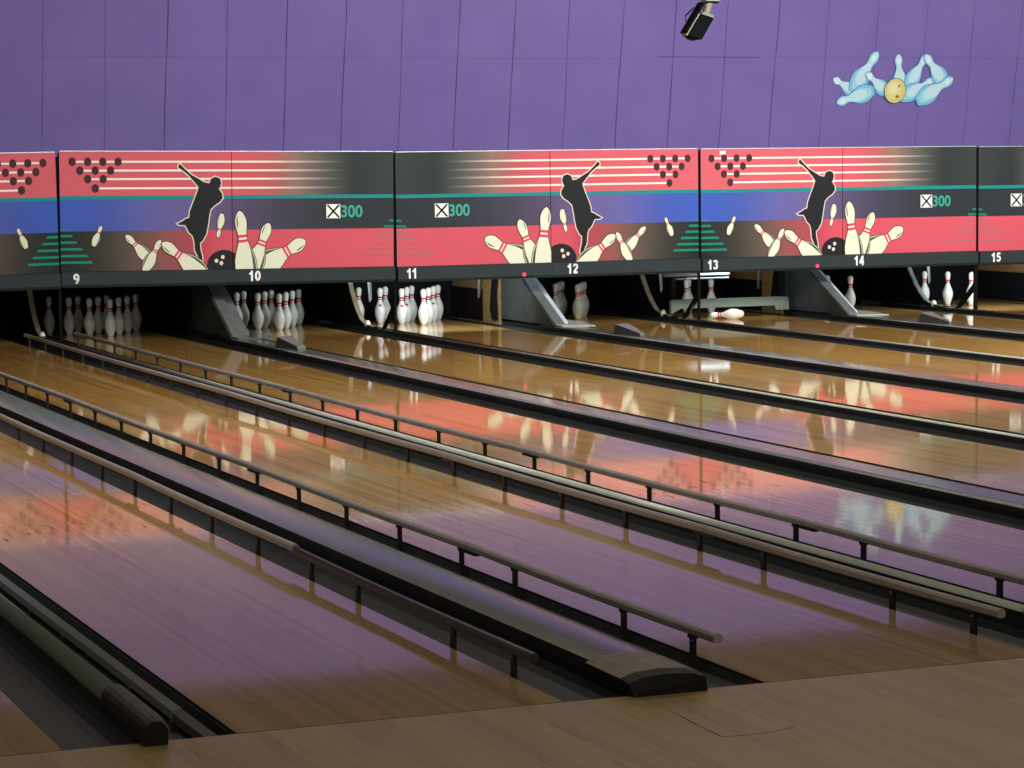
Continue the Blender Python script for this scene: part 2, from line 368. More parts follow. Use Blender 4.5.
def narrow_div(ll):            # gap left of odd lane ll
    xa, xb = edge(ll - 1, 'R'), edge(ll, 'L'); cx = (xa + xb) / 2
    lab = {7: 'narrow division with round pale capping and brown rubber tip in the bottom left corner',
           9: 'narrow division with round pale capping between the two inner bumper rails',
           11: 'narrow dark division with thin pale capping between lanes ten and eleven',
           13: 'narrow dark division with thin pale capping between lanes twelve and thirteen',
           15: 'narrow dark division with thin pale capping between lanes fourteen and fifteen',
           17: 'narrow dark division with thin pale capping right of lane sixteen'}[ll]
    t = empty('lane_division', (cx, 0, -.2), lab, 'lane divider', 'dividers between the lanes')
    def L(m, n_, mt, **k):
        o = m.build(n_, mt, t, **k); o.location.z = .2; return o
    for x0 in (xa, xb - GUT):
        o = gutter(x0 + (.001 if x0 == xa else -.001), 0.001, 19.3, t, cx); o.location.z = .2
    big = ll in (7, 9); r = {7: .034, 9: .021}.get(ll, .013); zc = {7: .046, 9: .052}.get(ll, .026)
    L(MB().box(-.026, .026, .05, 18.9, -.2, zc), 'base', 'div_base')
    mb = MB(); prof = [(r * math.cos(2 * PI * k / 16), zc + r * math.sin(2 * PI * k / 16)) for k in range(16)]
    y1 = 16.0 if ll == 9 else 17.4
    mb.prism(prof, .42 if big else .1, y1); o = L(mb, 'capping', 'cap' if ll == 7 else 'cap_pale')
    for p in o.data.polygons: p.use_smooth = len(p.vertices) == 4
    # brown rubber tip
    r2 = (.034 if ll == 9 else max(r, .026)) + .010; mb = MB(); rings = []
    for (y, s, dz) in ((.46, 1, 0), (.02, 1, -.002), (-.03, .98, -.004), (-.065, .88, -.010)):
        rings.append([(r2 * s * math.cos(2 * PI * k / 16), y, max(.001, zc + dz + r2 * s * math.sin(2 * PI * k / 16)) if y < 0 else zc + dz + r2 * s * math.sin(2 * PI * k / 16)) for k in range(16)])
    # drop the front down to the floor like the moulded foot
    for rr in rings[2:]:
        for k in range(9, 16): rr[k] = (rr[k][0], rr[k][1], .001)
    for A, B in zip(rings, rings[1:]):
        for k in range(16): mb.face([A[k], A[(k + 1) % 16], B[(k + 1) % 16], B[k]], 0)
    mb.face(rings[0]); mb.face(rings[-1], 1)
    L(mb, 'end_cap', ['rubber_worn', 'rubber'])
    return t
for l in (5, 7, 9, 11, 13, 15): wide_div(l)
for l in (7, 9, 11, 13, 15, 17): narrow_div(l)
# outer gutter on the far left lane is out of the picture

# ---------------------------------------------------------------- bumper rails
PY = [.48, 1.05, 2.1, 2.7, 3.48, 4.24, 5.0, 5.74, 6.49, 7.26, 8.05, 8.81, 9.56, 10.32, 11.09, 11.86, 12.61, 13.39, 14.17, 14.94, 15.75, 16.52, 17.25]
def rail(x, side, lab, ystart=.29, first=.0, yd=0, yend=17.42):
    """side +1: posts stand on the outer side (to +x) of the rail"""
    t = empty('bumper_rail', (x, 0, -.08), lab, 'bumper rail', 'raised bumper rails')
    zt, zb, hw = .112, .080, .017
    prof = [(-hw, zb + .006), (-hw, zt - .008), (-hw + .008, zt), (hw - .008, zt), (hw, zt - .008), (hw, zb + .006), (hw - .008, zb), (-hw + .008, zb)]
    segs = [(ystart, 2.62), (2.62, 5.8), (5.8, 10.4), (10.4, yend)] if not yd else [(ystart, yd), (yd, 5.8), (5.8, 10.4), (10.4, yend)]
    for i, (a, b) in enumerate(segs):
        dk = yd and i == 0
        z = -.010 if dk else 0
        mb = MB()
        # slightly sagging rail
        n = 6; rings = []
        for k in range(n + 1):
            y = a + .004 + (b - a - .006) * k / n; s = -.006 * math.sin(PI * k / n)
            rings.append([(px, y, pz + s + z + .08) for px, pz in prof])
        for A, B in zip(rings, rings[1:]):
            for k in range(8): mb.face([A[k], A[(k + 1) % 8], B[(k + 1) % 8], B[k]])
        mb.face(rings[0]); mb.face(rings[-1])
        mb.build('rail', 'rail_dark' if dk else 'rail', t)
        if i: MB().box(-.014, .014, a - .10, a + .10, zb - .012 + .08, zb + .004 + .08).build('joint', 'post', t, bevel=.002)
    for y in PY:
        mb = MB(); sx = .004 * side
        mb.box(sx - .007, sx + .007, y - .014, y + .014, -.03, zb + .075, 0)
        mb.box(sx - .012, sx + .012, y - .018, y + .018, zb + .068, zb + .080, 0)
        po = mb.build('post', 'post', t)
        if y < 6:
            mb = MB(); mb.tube([(sx - .010, y, zb + .058), (sx - .0065, y, zb + .058)], .0045, 8); mb.build('bolt', 'bolt', po)
    return t
rail(edge(7, 'R') + .022, 1, 'bumper rail in the left foreground, dark near end, left of the wide grey capping', yd=2.9)
rail(edge(8, 'L') - .022, -1, 'bumper rail just right of the wide grey capping in the foreground')
rail(edge(8, 'R') + .022, 1, 'bumper rail just left of the round pale capping, ending near the right picture edge')
rail(edge(9, 'L') - .022, -1, 'bumper rail just right of the round pale capping, along lane nine')
# lowered bumper lying in the gutter left of the foreground lane
t = empty('lowered_bumper_rail', (edge(7, 'L') - .052, 0, -.08), 'bumper rail folded down into the dark gutter at the bottom left', 'bumper rail')
MB().prism([(-.02, .03), (-.016, .055), (.012, .064), (.02, .035)], .50, 17.3).build('rail', 'cap', t)
MB().prism([(-.022, .025), (-.018, .052), (.014, .060), (.022, .03)], .04, .49).build('end_piece', 'rail_dark', t)
for y in PY[:9]: MB().box(-.03, .03, y - .012, y + .012, -.005, .03).build('bracket', 'post', t)

# ---------------------------------------------------------------- bowling pins
IN = .0254
prof = [(0, 0), (1.0, 0), (1.13, .15), (1.414, .75), (1.953, 2.25), (2.255, 3.375), (2.383, 4.5), (2.36, 5.2), (2.28, 5.875), (1.852, 7.25), (1.5, 8.0), (1.236, 8.625), (.983, 9.375), (.93, 9.7), (.905, 10.15), (.90, 10.35), (.92, 10.6), (.95, 11.05), (.975, 11.3), (1.047, 11.75), (1.203, 12.625), (1.27, 13.3), (1.273, 13.7), (1.2, 14.15), (1.0, 14.53), (.7, 14.82), (.35, 14.97), (0, 15)]
def pin_mesh(name, n=28, mark=False, body='pin'):
    mb = MB()
    for i in range(len(prof) - 1):
        (r0, z0), (r1, z1) = prof[i], prof[i + 1]
        red = (9.6 < (z0 + z1) / 2 < 10.2) or (10.6 < (z0 + z1) / 2 < 11.2)
        for k in range(n):
            a, b = 2 * PI * k / n, 2 * PI * (k + 1) / n
            mk = mark and 7.2 < (z0 + z1) / 2 < 8.1 and -PI * .78 < (a if a < PI else a - 2 * PI) < -PI * .52
            pts = [(r0 * IN * math.cos(a), r0 * IN * math.sin(a), z0 * IN), (r0 * IN * math.cos(b), r0 * IN * math.sin(b), z0 * IN),
                   (r1 * IN * math.cos(b), r1 * IN * math.sin(b), z1 * IN), (r1 * IN * math.cos(a), r1 * IN * math.sin(a), z1 * IN)]
            if r0 == 0: pts = pts[1:]
            if r1 == 0: pts = pts[:3]
            mb.face(pts, 1 if red or mk else 0)
    o = mb.build(name, [body, 'pin_red'], smooth=True)
    return o
pin_a = pin_mesh('bowling_pin', mark=False); pin_b = pin_mesh('bowling_pin', mark=True); pin_c = pin_mesh('bowling_pin', body='pin_old')
used = set()
ROWPOS = {1: (0, 0), 2: (-1, 1), 3: (1, 1), 4: (-2, 2), 5: (0, 2), 6: (2, 2), 7: (-3, 3), 8: (-1, 3), 9: (1, 3), 10: (3, 3)}
WHERE = {1: 'head pin at the front', 2: 'left pin of the second row', 3: 'right pin of the second row', 4: 'left pin of the third row', 5: 'middle pin of the third row', 6: 'right pin of the third row',
         7: 'leftmost pin of the back row', 8: 'second pin from left in the back row', 9: 'third pin from left in the back row', 10: 'rightmost pin of the back row'}
def pin(l, n, src):
    if src not in used: used.add(src); o = src
    else: o = src.copy(); C.objects.link(o)
    i, j = ROWPOS[n]
    o.location = (edge(l, 'L') + LW / 2 + i * .1524, YP + j * .264, 0.0002)
    o.rotation_euler.z = 0 if src is pin_b else random.uniform(-3, 3)
    tag(o, 'white bowling pin, %s standing on lane %s' % (WHERE[n], NUM[l]), 'bowling pin', 'bowling pins on lane ' + NUM[l])
    return o
NUM = {9: 'nine', 10: 'ten', 11: 'eleven', 12: 'twelve', 13: 'thirteen', 14: 'fourteen', 15: 'fifteen'}
for n in range(1, 11):
    pin(9, n, pin_a); pin(10, n, pin_a); pin(11, n, pin_b if n in (2, 4, 5, 6) else pin_a)
for n in (1, 3, 6, 2, 5, 9): pin(12, n, pin_c)
for n in (2, 3, 5): pin(13, n, pin_a)
for n in (1, 2): pin(14, n, pin_a)
for n in (1, 2, 4): pin(15, n, pin_a)
# the fallen pin on lane thirteen
o = pin_a.copy(); C.objects.link(o)
bp = Vector((7.46, 17.30, .030)); hp = Vector((7.215, 17.585, .034)); d = (hp - bp).normalized()
o.location = (bp.x, bp.y, .062 - .004); o.rotation_euler = Vector((d.x, d.y, -.055)).to_track_quat('Z', 'Y').to_euler()
tag(o, 'white bowling pin lying on its side under the grey sweep bar', 'bowling pin')

# ---------------------------------------------------------------- text helper
def text_mesh(body, x0, x1, z0, z1, y, bold=.02):
    cu = bpy.data.curves.new('t', 'FONT'); cu.body = body; cu.size = 1; cu.offset = bold; cu.extrude = .0; cu.fill_mode = 'FRONT'
    ob = bpy.data.objects.new('t', cu); C.objects.link(ob)
    bpy.context.view_layer.update()
    dg = bpy.context.evaluated_depsgraph_get(); me = bpy.data.meshes.new_from_object(ob.evaluated_get(dg))
    xs = [v.co.x for v in me.vertices]; ys = [v.co.y for v in me.vertices]
    ax, bx, ay, by = min(xs), max(xs), min(ys), max(ys)
    mb = MB()
    for p in me.polygons:
        mb.face([(x0 + (me.vertices[i].co.x - ax) / (bx - ax) * (x1 - x0), y, z0 + (me.vertices[i].co.y - ay) / (by - ay) * (z1 - z0)) for i in p.vertices])
    bpy.data.objects.remove(ob); bpy.data.curves.remove(cu); bpy.data.meshes.remove(me)
    return mb

def arc_pts(cx, cz, rx, rz, a0, a1, n=14):
    return [(cx + rx * math.cos(math.radians(a0 + (a1 - a0) * i / n)), cz + rz * math.sin(math.radians(a0 + (a1 - a0) * i / n))) for i in range(n + 1)]
GL = {'0': [arc_pts(.32, .5, .20, .38, 0, 360, 24)],
      '1': [[(.40, .0), (.40, 1.0)], [(.36, .80), (.12, .66)]],
      '2': [arc_pts(.32, .69, .20, .19, 165, -35) + [(.16, .16)], [(.10, .11), (.56, .11)]],
      '3': [arc_pts(.30, .70, .19, .18, 155, -85), arc_pts(.30, .31, .21, .20, 85, -155)],
      '4': [[(.42, .92), (.10, .34)], [(.04, .29), (.62, .29)], [(.44, .0), (.44, 1.0)]],
      '5': [[(.16, .89), (.56, .89)], [(.17, .89), (.14, .50)], arc_pts(.30, .34, .21, .23, 125, -150)],
      '6': [arc_pts(.32, .32, .20, .21, 0, 360, 20), arc_pts(.42, .45, .30, .43, 180, 100)],
      '7': [[(.08, .89), (.56, .89)], [(.52, .86), (.24, .0)]],
      '8': [arc_pts(.32, .70, .17, .18, 0, 360, 20), arc_pts(.32, .31, .20, .20, 0, 360, 20)],
      '9': [arc_pts(.32, .68, .20, .21, 0, 360, 20), arc_pts(.22, .55, .30, .43, 0, -80)]}
def digits(txt, u, z0, z1, y):
    """heavy sans numerals cut from vinyl"""
    mb = MB(); h = z1 - z0; sc = h * .93; adv = .70 if '1' not in txt[1:] else .60
    adv = adv if len(txt) > 1 else .66
    x = u - adv * sc * len(txt) / 2; hw = .105
    lay_ = 0
    for ch in txt:
        for path in GL[ch]:
            lay_ += 1
            for k, (a, b) in enumerate(zip(path, path[1:])):
                a = Vector(a); b = Vector(b); d = (b - a).normalized(); n = Vector((-d.y, d.x)) * hw
                e0 = d * (.03 if len(path) > 3 else 0)
                q = [a - n - e0, b - n + e0, b + n + e0, a + n - e0]
                mb.face([(x + p.x * sc, y - .0004 * lay_ - .00012 * (k % 2), z0 + min(1, max(0, p.y)) * h) for p in q])
        x += adv * sc
    return mb

# ---------------------------------------------------------------- masking units
ZT, ZTEAL1, ZTEAL0, ZMID, ZS = 1.842, 1.420, 1.384, 1.083, .690
def zfix(u, z): return z - .022 + .013 * u
UW = P - .03
def ramp(keys, u):
    if u <= keys[0][0]: return keys[0][1]
    for (a, ca), (b, cb) in zip(keys, keys[1:]):
        if u <= b:
            t = (u - a) / (b - a); return tuple(ca[i] * (1 - t) + cb[i] * t for i in range(3))
    return keys[-1][1]
TOP = [(0, (206, 96, 110)), (1.85, (204, 90, 104)), (2.1, (180, 94, 98)), (2.35, (138, 112, 104)), (2.65, (84, 86, 84)), (2.95, (44, 52, 54)), (3.38, (54, 62, 62))]
MIDC = [(0, (58, 92, 186)), (.4, (66, 88, 176)), (.9, (96, 96, 164)), (1.4, (104, 92, 140)), (1.75, (86, 76, 108)), (2.2, (64, 64, 82)), (2.7, (48, 54, 62)), (3.38, (44, 52, 58))]
BOT = [(0, (30, 38, 38)), (.35, (52, 54, 50)), (.7, (92, 80, 72)), (1.0, (136, 84, 82)), (1.35, (176, 70, 86)), (1.55, (202, 82, 98)), (3.38, (206, 88, 104))]
CREAM = (222, 226, 204); INK = (34, 36, 40); TEAL = (28, 136, 138); GREEN = (16, 134, 112)
PINP = [(0, .0), (.35, .012), (.7, .035), (1.0, .07), (1.2, .105), (1.273, .14), (1.2, .2), (.98, .27), (.9, .32), (.985, .375), (1.236, .425), (1.852, .517), (2.28, .608), (2.383, .70), (2.255, .775), (1.953, .85), (1.414, .95), (1.0, 1.0)]
def tri_fill(mb, pts, y, col):
    from mathutils.geometry import tessellate_polygon
    v = [Vector((p[0], p[1], 0)) for p in pts]
    for t in tessellate_polygon([v]): mb.face([(pts[i][0], y, pts[i][1]) for i in t], 0, [col] * 3)
def offset_poly(pts, d):
    n = len(pts); ar = sum(pts[i][0] * pts[(i + 1) % n][1] - pts[(i + 1) % n][0] * pts[i][1] for i in range(n)); s = 1 if ar > 0 else -1
    out = []
    for i in range(n):
        a, b, c = Vector(pts[i - 1]), Vector(pts[i]), Vector(pts[(i + 1) % n])
        n1 = Vector(((b - a).y, -(b - a).x)).normalized(); n2 = Vector(((c - b).y, -(c - b).x)).normalized()
        m_ = (n1 + n2); m_ = m_.normalized() if m_.length > .01 else n1
        k = 1 / max(.5, m_.dot(n1)); out.append(tuple(b + m_ * d * s * k))
    return out
def pin_poly(h, b, fat=1.0, grow=0):
    h = Vector(h); b = Vector(b); ax = b - h; Ln = ax.length; ax.normalize(); nx = Vector((-ax.y, ax.x))
    sc = Ln / 15 * fat
    l = [h + ax * (t * Ln) + nx * (r * sc) for r, t in PINP]; r_ = [h + ax * (t * Ln) - nx * (r * sc) for r, t in PINP[1:]]
    pts = [tuple(p) for p in l] + [tuple(p) for p in r_[::-1]]
    return offset_poly(pts, grow) if grow else pts
def art_pin(mb, h, b, y, fat=1.25, shade=1):
    tri_fill(mb, pin_poly(h, b, fat, .008), y, (60, 56, 50))
    tri_fill(mb, pin_poly(h, b, fat), y - .0006, CREAM)
    hv = Vector(h); bv = Vector(b); ax = bv - hv; Ln = ax.length; ax.normalize(); nx = Vector((-ax.y, ax.x)) * shade; sc = Ln / 15 * fat
    # red neck bands
    for t0, t1 in ((.30, .335), (.36, .395)):
        r0 = .95 * sc
        q = [hv + ax * t0 * Ln - nx * r0, hv + ax * t0 * Ln + nx * r0, hv + ax * t1 * Ln + nx * r0 * 1.06, hv + ax * t1 * Ln - nx * r0 * 1.06]
        mb.face([(p.x, y - .0012, p.y) for p in q], 0, [(215, 70, 95)] * 4)
    # dark shading sliver along one flank
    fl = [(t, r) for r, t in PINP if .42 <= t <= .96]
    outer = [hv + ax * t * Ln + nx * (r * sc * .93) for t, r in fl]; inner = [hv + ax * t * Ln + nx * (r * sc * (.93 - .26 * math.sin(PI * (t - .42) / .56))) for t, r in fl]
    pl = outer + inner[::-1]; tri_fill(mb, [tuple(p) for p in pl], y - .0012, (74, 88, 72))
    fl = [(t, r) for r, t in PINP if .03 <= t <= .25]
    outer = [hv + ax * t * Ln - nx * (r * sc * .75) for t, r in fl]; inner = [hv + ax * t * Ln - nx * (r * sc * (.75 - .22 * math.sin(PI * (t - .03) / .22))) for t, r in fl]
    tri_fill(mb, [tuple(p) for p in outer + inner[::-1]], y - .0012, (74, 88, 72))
def disc(mb, cx, cz, rx, rz, y, col, n=20):
    mb.face([(cx + rx * math.cos(2 * PI * k / n), y, cz + rz * math.sin(2 * PI * k / n)) for k in range(n)], 0, [col] * n)
PLAYER = [(1.172, 1.713), (1.189, 1.721), (1.23, 1.677), (1.296, 1.618), (1.424, 1.543), (1.475, 1.532), (1.493, 1.576), (1.535, 1.594), (1.579, 1.578), (1.594, 1.535), (1.582, 1.493), (1.568, 1.478), (1.6, 1.433), (1.607, 1.386), (1.574, 1.347), (1.524, 1.316), (1.483, 1.277), (1.468, 1.207), (1.455, 1.12), (1.437, 1.042), (1.403, .98), (1.375, .957), (1.38, .886), (1.395, .83), (1.4, .775), (1.383, .76), (1.359, .815), (1.324, .887), (1.317, .982), (1.302, 1.029), (1.267, 1.061), (1.244, 1.109), (1.228, 1.133), (1.172, 1.136), (1.153, 1.148), (1.205, 1.173), (1.241, 1.195), (1.27, 1.203), (1.278, 1.265), (1.309, 1.343), (1.336, 1.406), (1.36, 1.468), (1.367, 1.496), (1.327, 1.547), (1.272, 1.61), (1.216, 1.658), (1.188, 1.674), (1.169, 1.69)]
def build_art():
    mb = MB(); y = 0
    us = [.015 + (P - .03) * i / 40 for i in range(41)]
    for a, b in zip(us, us[1:]):
        for z0, z1, K in ((ZTEAL1, ZT, TOP), (ZMID, ZTEAL0, MIDC), (ZS - .02, ZMID, BOT)):
            ca, cb = ramp(K, a), ramp(K, b); mb.face([(a, y, z0), (b, y, z0), (b, y, z1), (a, y, z1)], 0, [ca, cb, cb, ca])
        mb.face([(a, y, ZTEAL0), (b, y, ZTEAL0), (b, y, ZTEAL1), (a, y, ZTEAL1)], 0, [TEAL] * 4)
        # four cream lines that fade into the dark end
        for z in (1.743, 1.659, 1.578, 1.490):
            if b < .1: continue
            def lc(u):
                t = min(1, max(0, (u - 2.0) / .85)); bg = ramp(TOP, u); return tuple((240, 232, 220)[i] * (1 - t) + bg[i] * t for i in range(3))
            ht = .0095
            a2 = max(a, {1.743: .139, 1.659: .211, 1.578: .285, 1.490: .357}[z])
            if a2 < b and a < 2.9: mb.face([(a2, y - .0008, z - ht), (b, y - .0008, z - ht), (b, y - .0008, z + ht), (a2, y - .0008, z + ht)], 0, [lc(a2), lc(b), lc(b), lc(a2)])
    for u, z in ((.139, 1.743), (.287, 1.743), (.433, 1.743), (.581, 1.743), (.211, 1.659), (.359, 1.659), (.507, 1.659), (.285, 1.578), (.434, 1.578), (.357, 1.490)):
        disc(mb, u, z, .036, .041, y - .0016, (70, 40, 46))
    # green pyramid at the blue end, grey one at the red end
    zz = [1.150, 1.103, 1.040, .978, .914, .850, .788]
    for i, (z, e) in enumerate(zip(zz, (.04, .088, .136, .179, .231, .279, .323))):
        ht = .004 if i == 0 else .0115
        col = (50, 110, 160) if i < 2 and z > ZMID else GREEN
        mb.face([(.015, y - .0008, z - ht), (e, y - .0008, z - ht), (e - .014, y - .0008, z + ht), (.015, y - .0008, z + ht)], 0, [col] * 4)
    for i, (z, e) in enumerate(zip((1.160, 1.103, 1.042, .985, .930, .872, .815), (3.305, 3.254, 3.209, 3.159, 3.101, 3.034, 2.967))):
        ht = .010 if i < 2 else .0042; col = GREEN if i < 2 else (120, 118, 112)
        mb.face([(e, y - .0008, z - ht), (P - .015, y - .0008, z - ht), (P - .015, y - .0008, z + ht), (e + .012, y - .0008, z + ht)], 0, [col] * 4)
    # bowling ball
    tri_fill(mb, [(1.614 + .172 * math.cos(a), .735 + .155 * math.sin(a)) for a in [2 * PI * k / 36 for k in range(36)]], y - .0012, (36, 35, 40))
    for u, z in ((1.537, .785), (1.601, .820), (1.586, .761)): disc(mb, u, z, .019, .02, y - .0022, (225, 215, 195), 12)
    # bowler silhouette with a pale outline
    pl = [(u, zfix(u, z) + .006) for u, z in PLAYER]
    pl = [(u, z) for u, z in pl]
    tri_fill(mb, offset_poly(pl, .011), y - .0014, (216, 208, 196)); tri_fill(mb, pl, y - .0022, (32, 35, 39))
    # tumbling pins
    zf = lambda p: (p[0], zfix(*p) + .006)
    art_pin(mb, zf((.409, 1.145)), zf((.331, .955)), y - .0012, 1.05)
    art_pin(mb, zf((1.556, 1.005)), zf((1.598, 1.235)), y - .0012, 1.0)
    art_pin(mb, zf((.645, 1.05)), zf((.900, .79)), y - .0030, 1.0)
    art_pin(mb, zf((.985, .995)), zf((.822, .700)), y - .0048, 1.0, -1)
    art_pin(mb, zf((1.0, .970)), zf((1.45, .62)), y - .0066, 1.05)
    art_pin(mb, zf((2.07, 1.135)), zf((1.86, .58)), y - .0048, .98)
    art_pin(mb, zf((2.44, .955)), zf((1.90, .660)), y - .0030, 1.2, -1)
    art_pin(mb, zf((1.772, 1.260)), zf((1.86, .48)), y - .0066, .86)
    return mb
ART = build_art()
def clip_copy(mb, mirror, x0, x1):
    """the printed sheet between x0 and x1 as a bmesh with its ink colours, trimmed at the bumper strip"""
    me = bpy.data.meshes.new('graphic_panel')
    V = [((P - x + .035 * math.sin(PI * x / P)) if mirror else x, yy, z) for x, yy, z in mb.v]
    me.from_pydata(V, [], mb.f); me.update()
    at = me.color_attributes.new('Ink', 'FLOAT_COLOR', 'CORNER'); k = 0
    for cl in mb.c:
        for c in cl: at.data[k].color = (*lin(c), 1); k += 1
    bm = bmesh.new(); bm.from_mesh(me)
    for co, no in (((x0, 0, 0), (-1, 0, 0)), ((x1, 0, 0), (1, 0, 0)), ((0, 0, ZS - .015), (0, 0, -1)), ((0, 0, ZT), (0, 0, 1))):
        bmesh.ops.bisect_plane(bm, geom=bm.verts[:] + bm.edges[:] + bm.faces[:], plane_co=co, plane_no=no, clear_outer=True)
    for fc in bm.faces:
        fc.normal_update()
        if fc.normal.y > 0: fc.normal_flip()
    bm.to_mesh(me); bm.free()
    return me
def slab_join(me, x0, x1):
    """add the board behind the print"""
    bm = bmesh.new(); bm.from_mesh(me)
    vs = [bm.verts.new(c) for c in ((x0, .0006, ZS - .1), (x1, .0006, ZS - .1), (x1, .0006, ZT), (x0, .0006, ZT), (x0, .02, ZS - .1), (x1, .02, ZS - .1), (x1, .02, ZT), (x0, .02, ZT))]
    for q in ((0, 1, 2, 3), (7, 6, 5, 4), (0, 4, 5, 1), (1, 5, 6, 2), (2, 6, 7, 3), (3, 7, 4, 0)):
        fc = bm.faces.new([vs[i] for i in q]); fc.material_index = 1
    bm.to_mesh(me); bm.free()
    me.materials.append(M['print']); me.materials.append(M['black'])
SHEETS = {}
SPL = {False: 1.700, True: 1.686}
for mir in (False, True):
    L_ = []
    s = SPL[mir]
    for a, b in ((.015, s - .003), (s + .003, P - .015)):
        me = clip_copy(ART, mir, a, b); slab_join(me, a, b); L_.append(me)
    SHEETS[mir] = L_
ULAB = {-1: 'masking panel at the left picture edge, red over blue over black',
        0: 'masking panel above lanes nine and ten with a bowler silhouette',
        1: 'masking panel above lanes eleven and twelve with a bowler silhouette',
        2: 'masking panel above lanes thirteen and fourteen with a bowler silhouette',
        3: 'masking panel above lane fifteen cut off by the right picture edge'}
for k in range(-1, 4):
    mir = bool(k % 2); x0 = k * P
    dz, rot = {-1: (-.024, -.010), 0: (.018, .0100), 1: (-.022, -.002), 2: (-.020, .0), 3: (-.026, 0)}[k]
    t = empty('masking_unit', (x0 + {-1: .012, 0: -.006}.get(k, 0), YM, .552 + dz), ULAB[k], 'masking panel', 'printed masking panels above the lanes'); t.rotation_euler.y = rot
    for me in SHEETS[mir]:
        o = bpy.data.objects.new('graphic_panel', me); C.objects.link(o); o.parent = t; o.location.z = -.552
    def Lz(m, n_, mt, **kw):
        o = m.build(n_, mt, t, **kw); o.location.z = -.552; return o
    Lz(MB().box(.02, P - .02, .02, .10, .62, ZT - .02), 'frame', 'black')
    s = SPL[mir]
    for a, b in ((.012, s), (s, P - .012)):
        mb = MB(); mb.prism([(-.045, .575), (-.045, .680), (-.035, .697), (-.0005, .703), (.09, .703), (.09, .548), (-.02, .548)], a + .001, b - .001, 'x')
        Lz(mb, 'bumper_strip', 'strip')
    Lz(MB().box(.02, P - .02, -.002, .012, ZT - .002, ZT + .006), 'top_edge', 'steel')
    nums = {-1: ('7', '8'), 0: ('9', '10'), 1: ('11', '12'), 2: ('13', '14'), 3: ('15', '16')}[k]
    for tx, u in zip(nums, {-1: (.155, 1.908), 0: (.152, 1.908), 1: (.151, 1.905), 2: (.128, 1.875), 3: (.215, 1.9)}[k]):
        Lz(digits(tx, u, .583, .685, -.0462), 'lane_number', 'white')
    if k in (1, 2):
        mb = MB(); mb.tube([(1.365, -.044, .589), (1.365, -.052, .589)], .022, 14); Lz(mb, 'status_light', 'led')
    # X 300 emblem
    bx = 2.659 if not mir else P - 3.034 + .085
    z0, z1 = 1.186, 1.325
    mb = MB(); mb.face([(bx, -.003, z0), (bx + .145, -.003, z0), (bx + .145, -.003, z1), (bx, -.003, z1)]); em = Lz(mb, 'emblem', 'white')
    mb = MB()
    ww = .009
    for s_ in (0, 1):
        a = Vector((bx + .012, z0 + .008)); b = Vector((bx + .133, z1 - .008))
        if s_: a.y, b.y = b.y, a.y
        d_ = (b - a).normalized(); n_ = Vector((-d_.y, d_.x)) * ww
        mb.face([(p.x, -.0036, p.y) for p in (a - n_, b - n_, b + n_, a + n_)])
    o = mb.build('emblem_cross', 'black', em)
    o = text_mesh('300', bx + .152, bx + .375, z0 + .008, z1 - .010, -.003, .02).build('emblem_number', mat('teal_print', (30, 158, 148), .5), em)
    if k == 2:
        MB().box(.235, .305, -.004, -.001, 1.232, 1.268).build('paper_tag', 'white', t)

# dark posts between the masking units, with their braces
for k in range(0, 4):
    x = k * P
    t = empty('support_post', (x, YM + .03, .03), ['thin dark post left of the pins of lane nine', 'thin dark post in front of the pins of lane eleven', 'thin black post in front of the sweep bar of lane thirteen', 'black post at the right of the pins of lane fifteen'][k], 'post', 'thin posts under the masking panels')
    hw = .013 if k < 3 else .022
    MB().box(-hw, hw, -.012, .012, 0.0, 1.78).build('post', 'black', t, bevel=.002)
    if k >= 1:
        MB().prism([(.02, .30), (.02, .22), (.33, .0), (.40, .0)], -.012, .012, 'x').build('brace', 'black', t)
    if k == 2:
        MB().prism([(.10, .16), (.12, .15), (.24, .01), (.20, .01)], -.016, -.0125, 'x').build('brace_plate', 'hood_grey', t)

# kickback plates with a curved tan front edge behind the narrow divisions
KB = [(18.45, .90), (18.40, .60), (18.36, .46), (18.28, .36), (18.19, .26), (18.09, .17), (17.98, .10), (17.84, .062), (17.6, .048), (17.45, .045)]
for k in range(0, 4):
    x = k * P
    t = empty('kickback_plate', (x, 18.3, .03), 'dark kickback plate with curved tan edge left of the pins of lane ' + ['nine', 'eleven', 'thirteen', 'fifteen'][k], 'kickback plate', 'curved kickback plates')
    def q(pts): return [(y - 18.3, z - .03) for y, z in pts]
    MB().prism(q(KB + [(17.45, .032), (19.40, .032), (19.40, .90)]), -.016, .016, 'x').build('plate', 'black', t)
    mb = MB()
    for (a, b) in zip(KB[:-2], KB[1:-1]):
        ya, za = a; yb, zb = b
        mb.prism(q([(ya, za), (yb, zb), (yb - .028, zb - .010), (ya - .030, za - .004)]), -.024, .024, 'x')
    mb.build('edge_trim', 'tan' if k != 3 else 'hood_grey', t)
    mb = MB(); n = 10
    for i in range(5):
        pass
    mb.tube([(0, 17.80 - 18.3, .0), (0, 17.80 - 18.3, .03), (0, 17.80 - 18.3, .055), (0, 17.80 - 18.3, .07)], [.028, .032, .026, .010], 12)
    mb.build('guide_knob', 'pin_old', t, smooth=True)

